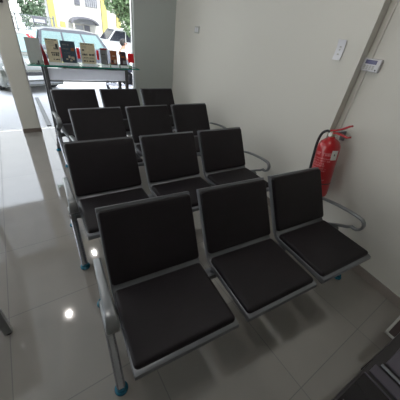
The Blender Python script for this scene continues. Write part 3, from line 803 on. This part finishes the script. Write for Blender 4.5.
def car(name, label, loc, rz, paint, glassm, L=4.3, Wd=1.75, H=1.55, van=False, s=1.0):
    """front of the car towards local +x; built from a side profile with rounded tumblehome sides"""
    t = thing(name, label, 'car', loc, rz); t.scale = (s, s, s)
    h = L / 2
    if van:
        belt = [(-h, 0.55), (-h + 0.03, 0.95), (-h + 0.10, 1.02), (h - 1.05, 0.98), (h - 0.25, 0.84), (h - 0.05, 0.70), (h, 0.50)]
        roof = [(-h + 0.10, 1.02), (-h + 0.28, H - 0.10), (-h + 0.50, H - 0.02), (0.0, H), (0.55, H - 0.06), (h - 1.05, 0.98)]
    else:
        belt = [(-h, 0.50), (-h + 0.02, 0.85), (-h + 0.12, 0.93), (h - 1.25, 0.92), (h - 0.35, 0.80), (h - 0.06, 0.66), (h, 0.46)]
        roof = [(-h + 0.35, 0.93), (-h + 0.85, H - 0.10), (-h + 1.15, H - 0.02), (-0.1, H), (0.25, H - 0.05), (h - 1.25, 0.92)]
    body = [(-h + 0.06, 0.22)] + belt + [(h - 0.05, 0.22)]
    b = NB()
    ins = [(-1.0, 0.10), (-0.96, 0.03), (-0.80, 0.0), (0.80, 0.0), (0.96, 0.03), (1.0, 0.10)]
    loft(b, [[(x * (1 - i_ / h), y_ * Wd / 2, 0.22 + (z - 0.22) * (1 - i_ * 0.9)) for x, z in body] for y_, i_ in ins])
    bo = obj('body', b, paint, t, 35)
    b = NB()
    cab = roof
    loft(b, [[(x, y_ * Wd / 2, z) for x, z in cab] if abs(y_) < 0.7 else [(x * 0.97, y_ * (Wd / 2) * (1 - 0.16 * (z - 0.93) / (H - 0.93)), z - 0.03 * (z > 1.2)) for x, z in cab] for y_ in (-0.95, -0.6, 0.6, 0.95)])
    obj('cabin', b, paint, t, 35)
    # glass: side windows, windscreen, rear screen, lying just proud of the cabin
    def lerp(p, q, u): return (p[0] + (q[0] - p[0]) * u, p[1] + (q[1] - p[1]) * u)
    for s_ in (-1, 1):
        y_ = s_ * (0.95 * Wd / 2 * 0.93)
        lo = 0.985; hi = H - 0.13
        xb0 = roof[0][0] + 0.16; xb1 = roof[-1][0] - 0.14; xt0 = roof[1][0] + 0.10; xt1 = roof[-2][0] - 0.02
        cuts = (0.0, 0.34, 0.68, 1.0) if van else (0.0, 0.5, 1.0)
        for u0, u1 in zip(cuts[:-1], cuts[1:]):
            a0_, a1_ = u0 + 0.015, u1 - 0.015
            q = [(xb0 + (xb1 - xb0) * a0_, lo), (xb0 + (xb1 - xb0) * a1_, lo), (xt0 + (xt1 - xt0) * a1_, hi), (xt0 + (xt1 - xt0) * a0_, hi)]
            b = NB()
            va = [b.verts.new((x, s_ * (Wd / 2) * (0.95 * (1 - 0.16 * (z - 0.93) / (H - 0.93)) + 0.006), z - 0.012)) for x, z in q]
            vb = [b.verts.new((x, s_ * (Wd / 2) * (0.95 * (1 - 0.16 * (z - 0.93) / (H - 0.93)) - 0.02), z - 0.012)) for x, z in q]
            fs = [b.faces.new(va), b.faces.new(vb[::-1])] + [b.faces.new((va[i], vb[i], vb[(i + 1) % 4], va[(i + 1) % 4])) for i in range(4)]
            bmesh.ops.recalc_face_normals(b, faces=fs)
            obj('side_window', b, glassm, t)
    for nm, p, q in (('windscreen', roof[-1], roof[-2]), ('rear_window', roof[0], roof[1])):
        a_ = Vector(lerp(p, q, 0.10)); c_ = Vector(lerp(p, q, 0.94)); d_ = (c_ - a_).normalized(); sgn = 1 if nm == 'windscreen' else -1
        nrm = Vector((d_.y, -d_.x)) * sgn
        if nrm.x * sgn < 0: nrm = -nrm
        b = NB()
        w0, w1 = Wd * 0.43, Wd * 0.37
        pts = [(a_, w0), (c_, w1)]
        o_ = []
        for off in (0.012, -0.02):
            o_.append([b.verts.new((k.x + nrm.x * off, sy * w, k.y + nrm.y * off)) for k, w, sy in ((a_, w0, -1), (a_, w0, 1), (c_, w1, 1), (c_, w1, -1))])
        fs = [b.faces.new(o_[0]), b.faces.new(o_[1][::-1])] + [b.faces.new((o_[0][i], o_[1][i], o_[1][(i + 1) % 4], o_[0][(i + 1) % 4])) for i in range(4)]
        bmesh.ops.recalc_face_normals(b, faces=fs)
        obj(nm, b, glassm, t)
    for x in (-h + 0.80, h - 0.82):
        for s_ in (-1, 1):
            b = NB()
            mtw = Matrix.Translation((x, s_ * (Wd / 2 - 0.10), 0.31)) @ Matrix.Rotation(-s_ * PI / 2, 4, 'X')
            lathe(b, [(0.17, -0.10), (0.29, -0.10), (0.31, -0.07), (0.31, 0.07), (0.29, 0.105), (0.20, 0.105), (0.19, 0.08), (0.17, 0.08)], 24, mtw); w_ = obj('wheel', b, 'tyre', t, 40)
            b = NB(); lathe(b, [(0.0, 0.09), (0.05, 0.095), (0.19, 0.085), (0.19, 0.0)], 20, mtw); obj('hubcap', b, 'cast', w_, 40)
    for s_ in (-1, 1):
        b = NB(); box(b, h - 0.20, h - 0.015, s_ * (Wd / 2 - 0.30) - 0.16, s_ * (Wd / 2 - 0.30) + 0.16, 0.60, 0.74, None, 0.03, 2); obj('headlight', b, 'headlight', t, 40)
        b = NB(); box(b, -h - 0.012, -h + 0.12, s_ * (Wd / 2 - 0.15) - 0.07, s_ * (Wd / 2 - 0.15) + 0.07, 0.70, 1.02 if not van else 1.22, None, 0.02, 2); obj('tail_light', b, 'taillight', t, 40)
        b = NB(); box(b, h - 1.35, h - 1.20, s_ * (Wd / 2 + 0.07) - 0.08, s_ * (Wd / 2 + 0.07) + 0.08, 0.94, 1.06, None, 0.03, 2); obj('wing_mirror', b, paint, t, 40)
    b = NB(); box(b, h - 0.10, h + 0.012, -0.50, 0.50, 0.50, 0.60, None, 0.01); obj('grille', b, 'ink', t)
    b = NB(); box(b, h - 0.06, h + 0.025, -0.26, 0.26, 0.40, 0.51, None, 0.004); obj('number_plate', b, 'plate', t)
    b = NB(); box(b, h - 0.14, h + 0.02, -Wd * 0.44, Wd * 0.44, 0.28, 0.36, None, 0.02); obj('bumper_strip', b, 'cast', t)
    return t
car('parked_car', 'silver car facing the shop, seen either side of the left column', (-0.44, 11.10, -0.55), -PI / 2 + 0.28, 'carsilver', 'carglass', 4.2, 1.72, 1.48)
car('parked_van', 'dark grey people carrier parked side-on behind the brochures', (2.55, 13.9, -0.55), 0.06, 'cargrey', 'carglass', 4.1, 1.72, 1.62, True)
car('parked_car', 'white car parked beyond the dark people carrier, near the tree', (6.2, 20.2, -0.55), PI + 0.04, 'carwhite', 'cardark', 4.3, 1.75, 1.72)

# ------------------------------------------------------------------ rider and motorcycle
mb = thing('motorcycle', 'black motorcycle standing on the road beside the front pier', 'motorcycle', (3.06, 9.2, -0.55), 0.15)
for x in (-0.58, 0.62):
    b = NB(); mtw = Matrix.Translation((x, 0, 0.29)) @ Matrix.Rotation(PI / 2, 4, 'X')
    n = 24
    rg = [[(0.245 + 0.045 * math.cos(2 * PI * j / 8), 0.045 * math.sin(2 * PI * j / 8)) for j in range(8)]]
    prof = rg[0] + [rg[0][0]]
    lathe(b, prof, n, mtw); w_ = obj('wheel', b, 'tyre', mb, 50)
    b = NB()
    for k in range(6):
        a_ = PI * k / 6; box(b, -0.235, 0.235, -0.01, 0.01, -0.01, 0.01, mtw @ Matrix.Rotation(a_, 4, 'Z'))
    lathe(b, [(0.0, -0.05), (0.04, -0.05), (0.04, 0.05), (0.0, 0.05)], 12, mtw); obj('spokes', b, 'chrome', w_)
b = NB()
loft(b, [[(x, y * w, z0 + (z1 - z0) * q_) for y, q_ in ((-1, 0.15), (-0.6, 0), (0.6, 0), (1, 0.15), (1, 0.8), (0.6, 1), (-0.6, 1), (-1, 0.8))] for x, w, z0, z1 in ((-0.85, 0.08, 0.66, 0.74), (-0.5, 0.13, 0.45, 0.76), (-0.1, 0.14, 0.25, 0.70), (0.20, 0.10, 0.25, 0.62), (0.36, 0.15, 0.35, 0.85), (0.46, 0.08, 0.75, 0.98))])
obj('bodywork', b, 'bikeblack', mb, 40)
b = NB(); loft(b, [[(x, y * w, z + h_) for y, h_ in ((-1, 0.0), (1, 0.0), (0.85, 0.06), (-0.85, 0.06))] for x, w, z in ((-0.80, 0.09, 0.76), (-0.45, 0.14, 0.76), (-0.05, 0.10, 0.71), (0.10, 0.06, 0.70))]); obj('saddle', b, 'rubber', mb, 40)
b = NB(); 
for s_ in (-1, 1): sweep(b, [(0.62, s_ * 0.07, 0.29), (0.46, s_ * 0.07, 0.85)], circ(0.022, 8))
obj('fork', b, 'chrome', mb, 50)
b = NB(); sweep(b, [(0.30, -0.34, 0.98), (0.42, -0.2, 1.0), (0.45, 0, 0.97), (0.42, 0.2, 1.0), (0.30, 0.34, 0.98)], circ(0.016, 8)); obj('handlebar', b, 'bikeblack', mb, 50)
b = NB(); ball(b, (0.52, 0, 0.88), 0.07, 0.10, 0.08); obj('headlight', b, 'headlight', mb, 60)
for s_ in (-1, 1):
    b = NB(); ball(b, (0.42, s_ * 0.17, 0.80), 0.05, 0.05, 0.05, 10); obj('indicator', b, 'amber', mb, 60)
b = NB(); sweep(b, [(-0.9, -0.16, 0.34), (0.0, -0.16, 0.26), (0.1, -0.14, 0.3)], circ(0.04, 10)); obj('exhaust', b, 'chrome', mb, 50)

def person(loc, rz, label):
    t = thing('person', label, 'person', loc, rz)
    joints = {'pel': (-0.28, 0, 0.84, .135), 'sp': (-0.26, 0, 1.02, .135), 'ch': (-0.20, 0, 1.22, .150), 'nk': (-0.15, 0, 1.40, .060), 'hd0': (-0.13, 0, 1.48, .075), 'hd1': (-0.12, 0, 1.60, .085)}
    for s, y in (('l', 1), ('r', -1)):
        joints.update({'hip' + s: (-0.24, y * .10, .82, .095), 'kn' + s: (0.18, y * .20, .74, .068), 'an' + s: (0.05, y * .22, .34, .045), 'to' + s: (0.20, y * .22, .29, .038),
                       'sh' + s: (-0.19, y * .19, 1.32, .062), 'el' + s: (-0.02, y * .30, 1.10, .045), 'wr' + s: (0.24, y * .31, 1.03, .030), 'hn' + s: (0.31, y * .30, 1.01, .034)})
    ed = [('pel', 'sp'), ('sp', 'ch'), ('ch', 'nk'), ('nk', 'hd0'), ('hd0', 'hd1')]
    for s in 'lr': ed += [('pel', 'hip' + s), ('hip' + s, 'kn' + s), ('kn' + s, 'an' + s), ('an' + s, 'to' + s), ('ch', 'sh' + s), ('sh' + s, 'el' + s), ('el' + s, 'wr' + s), ('wr' + s, 'hn' + s)]
    def skin(name, keys, edges, grow, m, parent, lv=2):
        me = bpy.data.meshes.new(name); ks = list(keys); ix = {k: i for i, k in enumerate(ks)}
        me.from_pydata([joints[k][:3] for k in ks], [(ix[a], ix[c]) for a, c in edges if a in ix and c in ix], [])
        o = bpy.data.objects.new(name, me); COL.objects.link(o); o.parent = parent
        sk = o.modifiers.new('skin', 'SKIN'); sk.use_smooth_shade = True
        su = o.modifiers.new('sub', 'SUBSURF'); su.levels = lv; su.render_levels = lv
        for i, k in enumerate(ks):
            v = me.skin_vertices[0].data[i]; v.radius = (joints[k][3] + grow,) * 2; v.use_root = (i == 0)
        me.materials.append(M[m]); return o
    body = skin('body', joints.keys(), ed, 0.0, 'skin', t)
    skin('shirt', ['ch', 'sp', 'pel', 'shl', 'ell', 'shr', 'elr'], [('ch', 'sp'), ('sp', 'pel'), ('ch', 'shl'), ('shl', 'ell'), ('ch', 'shr'), ('shr', 'elr')], 0.02, 'shirt', body)
    skin('trousers', ['pel', 'hipl', 'knl', 'anl', 'hipr', 'knr', 'anr'], [('pel', 'hipl'), ('hipl', 'knl'), ('knl', 'anl'), ('pel', 'hipr'), ('hipr', 'knr'), ('knr', 'anr')], 0.018, 'trousers', body)
    b = NB(); ball(b, (-0.145, 0, 1.575), 0.112, 0.100, 0.115, 16)
    bmesh.ops.delete(b, geom=[v for v in b.verts if v.co.x > -0.09 and v.co.z < 1.62], context='VERTS'); obj('hair', b, 'hair', body, 60)
    b = NB(); ball(b, (-0.015, 0, 1.545), 0.022, 0.014, 0.024, 8)
    for s_ in (-1, 1): ball(b, (-0.12, s_ * 0.088, 1.55), 0.022, 0.012, 0.032, 8)
    obj('nose_and_ears', b, 'skin', body, 60)
    b = NB()
    for s_ in (-1, 1): ball(b, (-0.032, s_ * 0.033, 1.575), 0.010, 0.013, 0.009, 8)
    obj('eyes', b, 'ink', body, 60)
    b = NB(); ball(b, (-0.035, 0, 1.505), 0.012, 0.026, 0.007, 8); obj('mouth', b, 'darkred', body, 60)
    return t
person((3.06, 9.2, -0.55), 0.15, 'person in a white shirt sitting on the black motorcycle across the pavement')
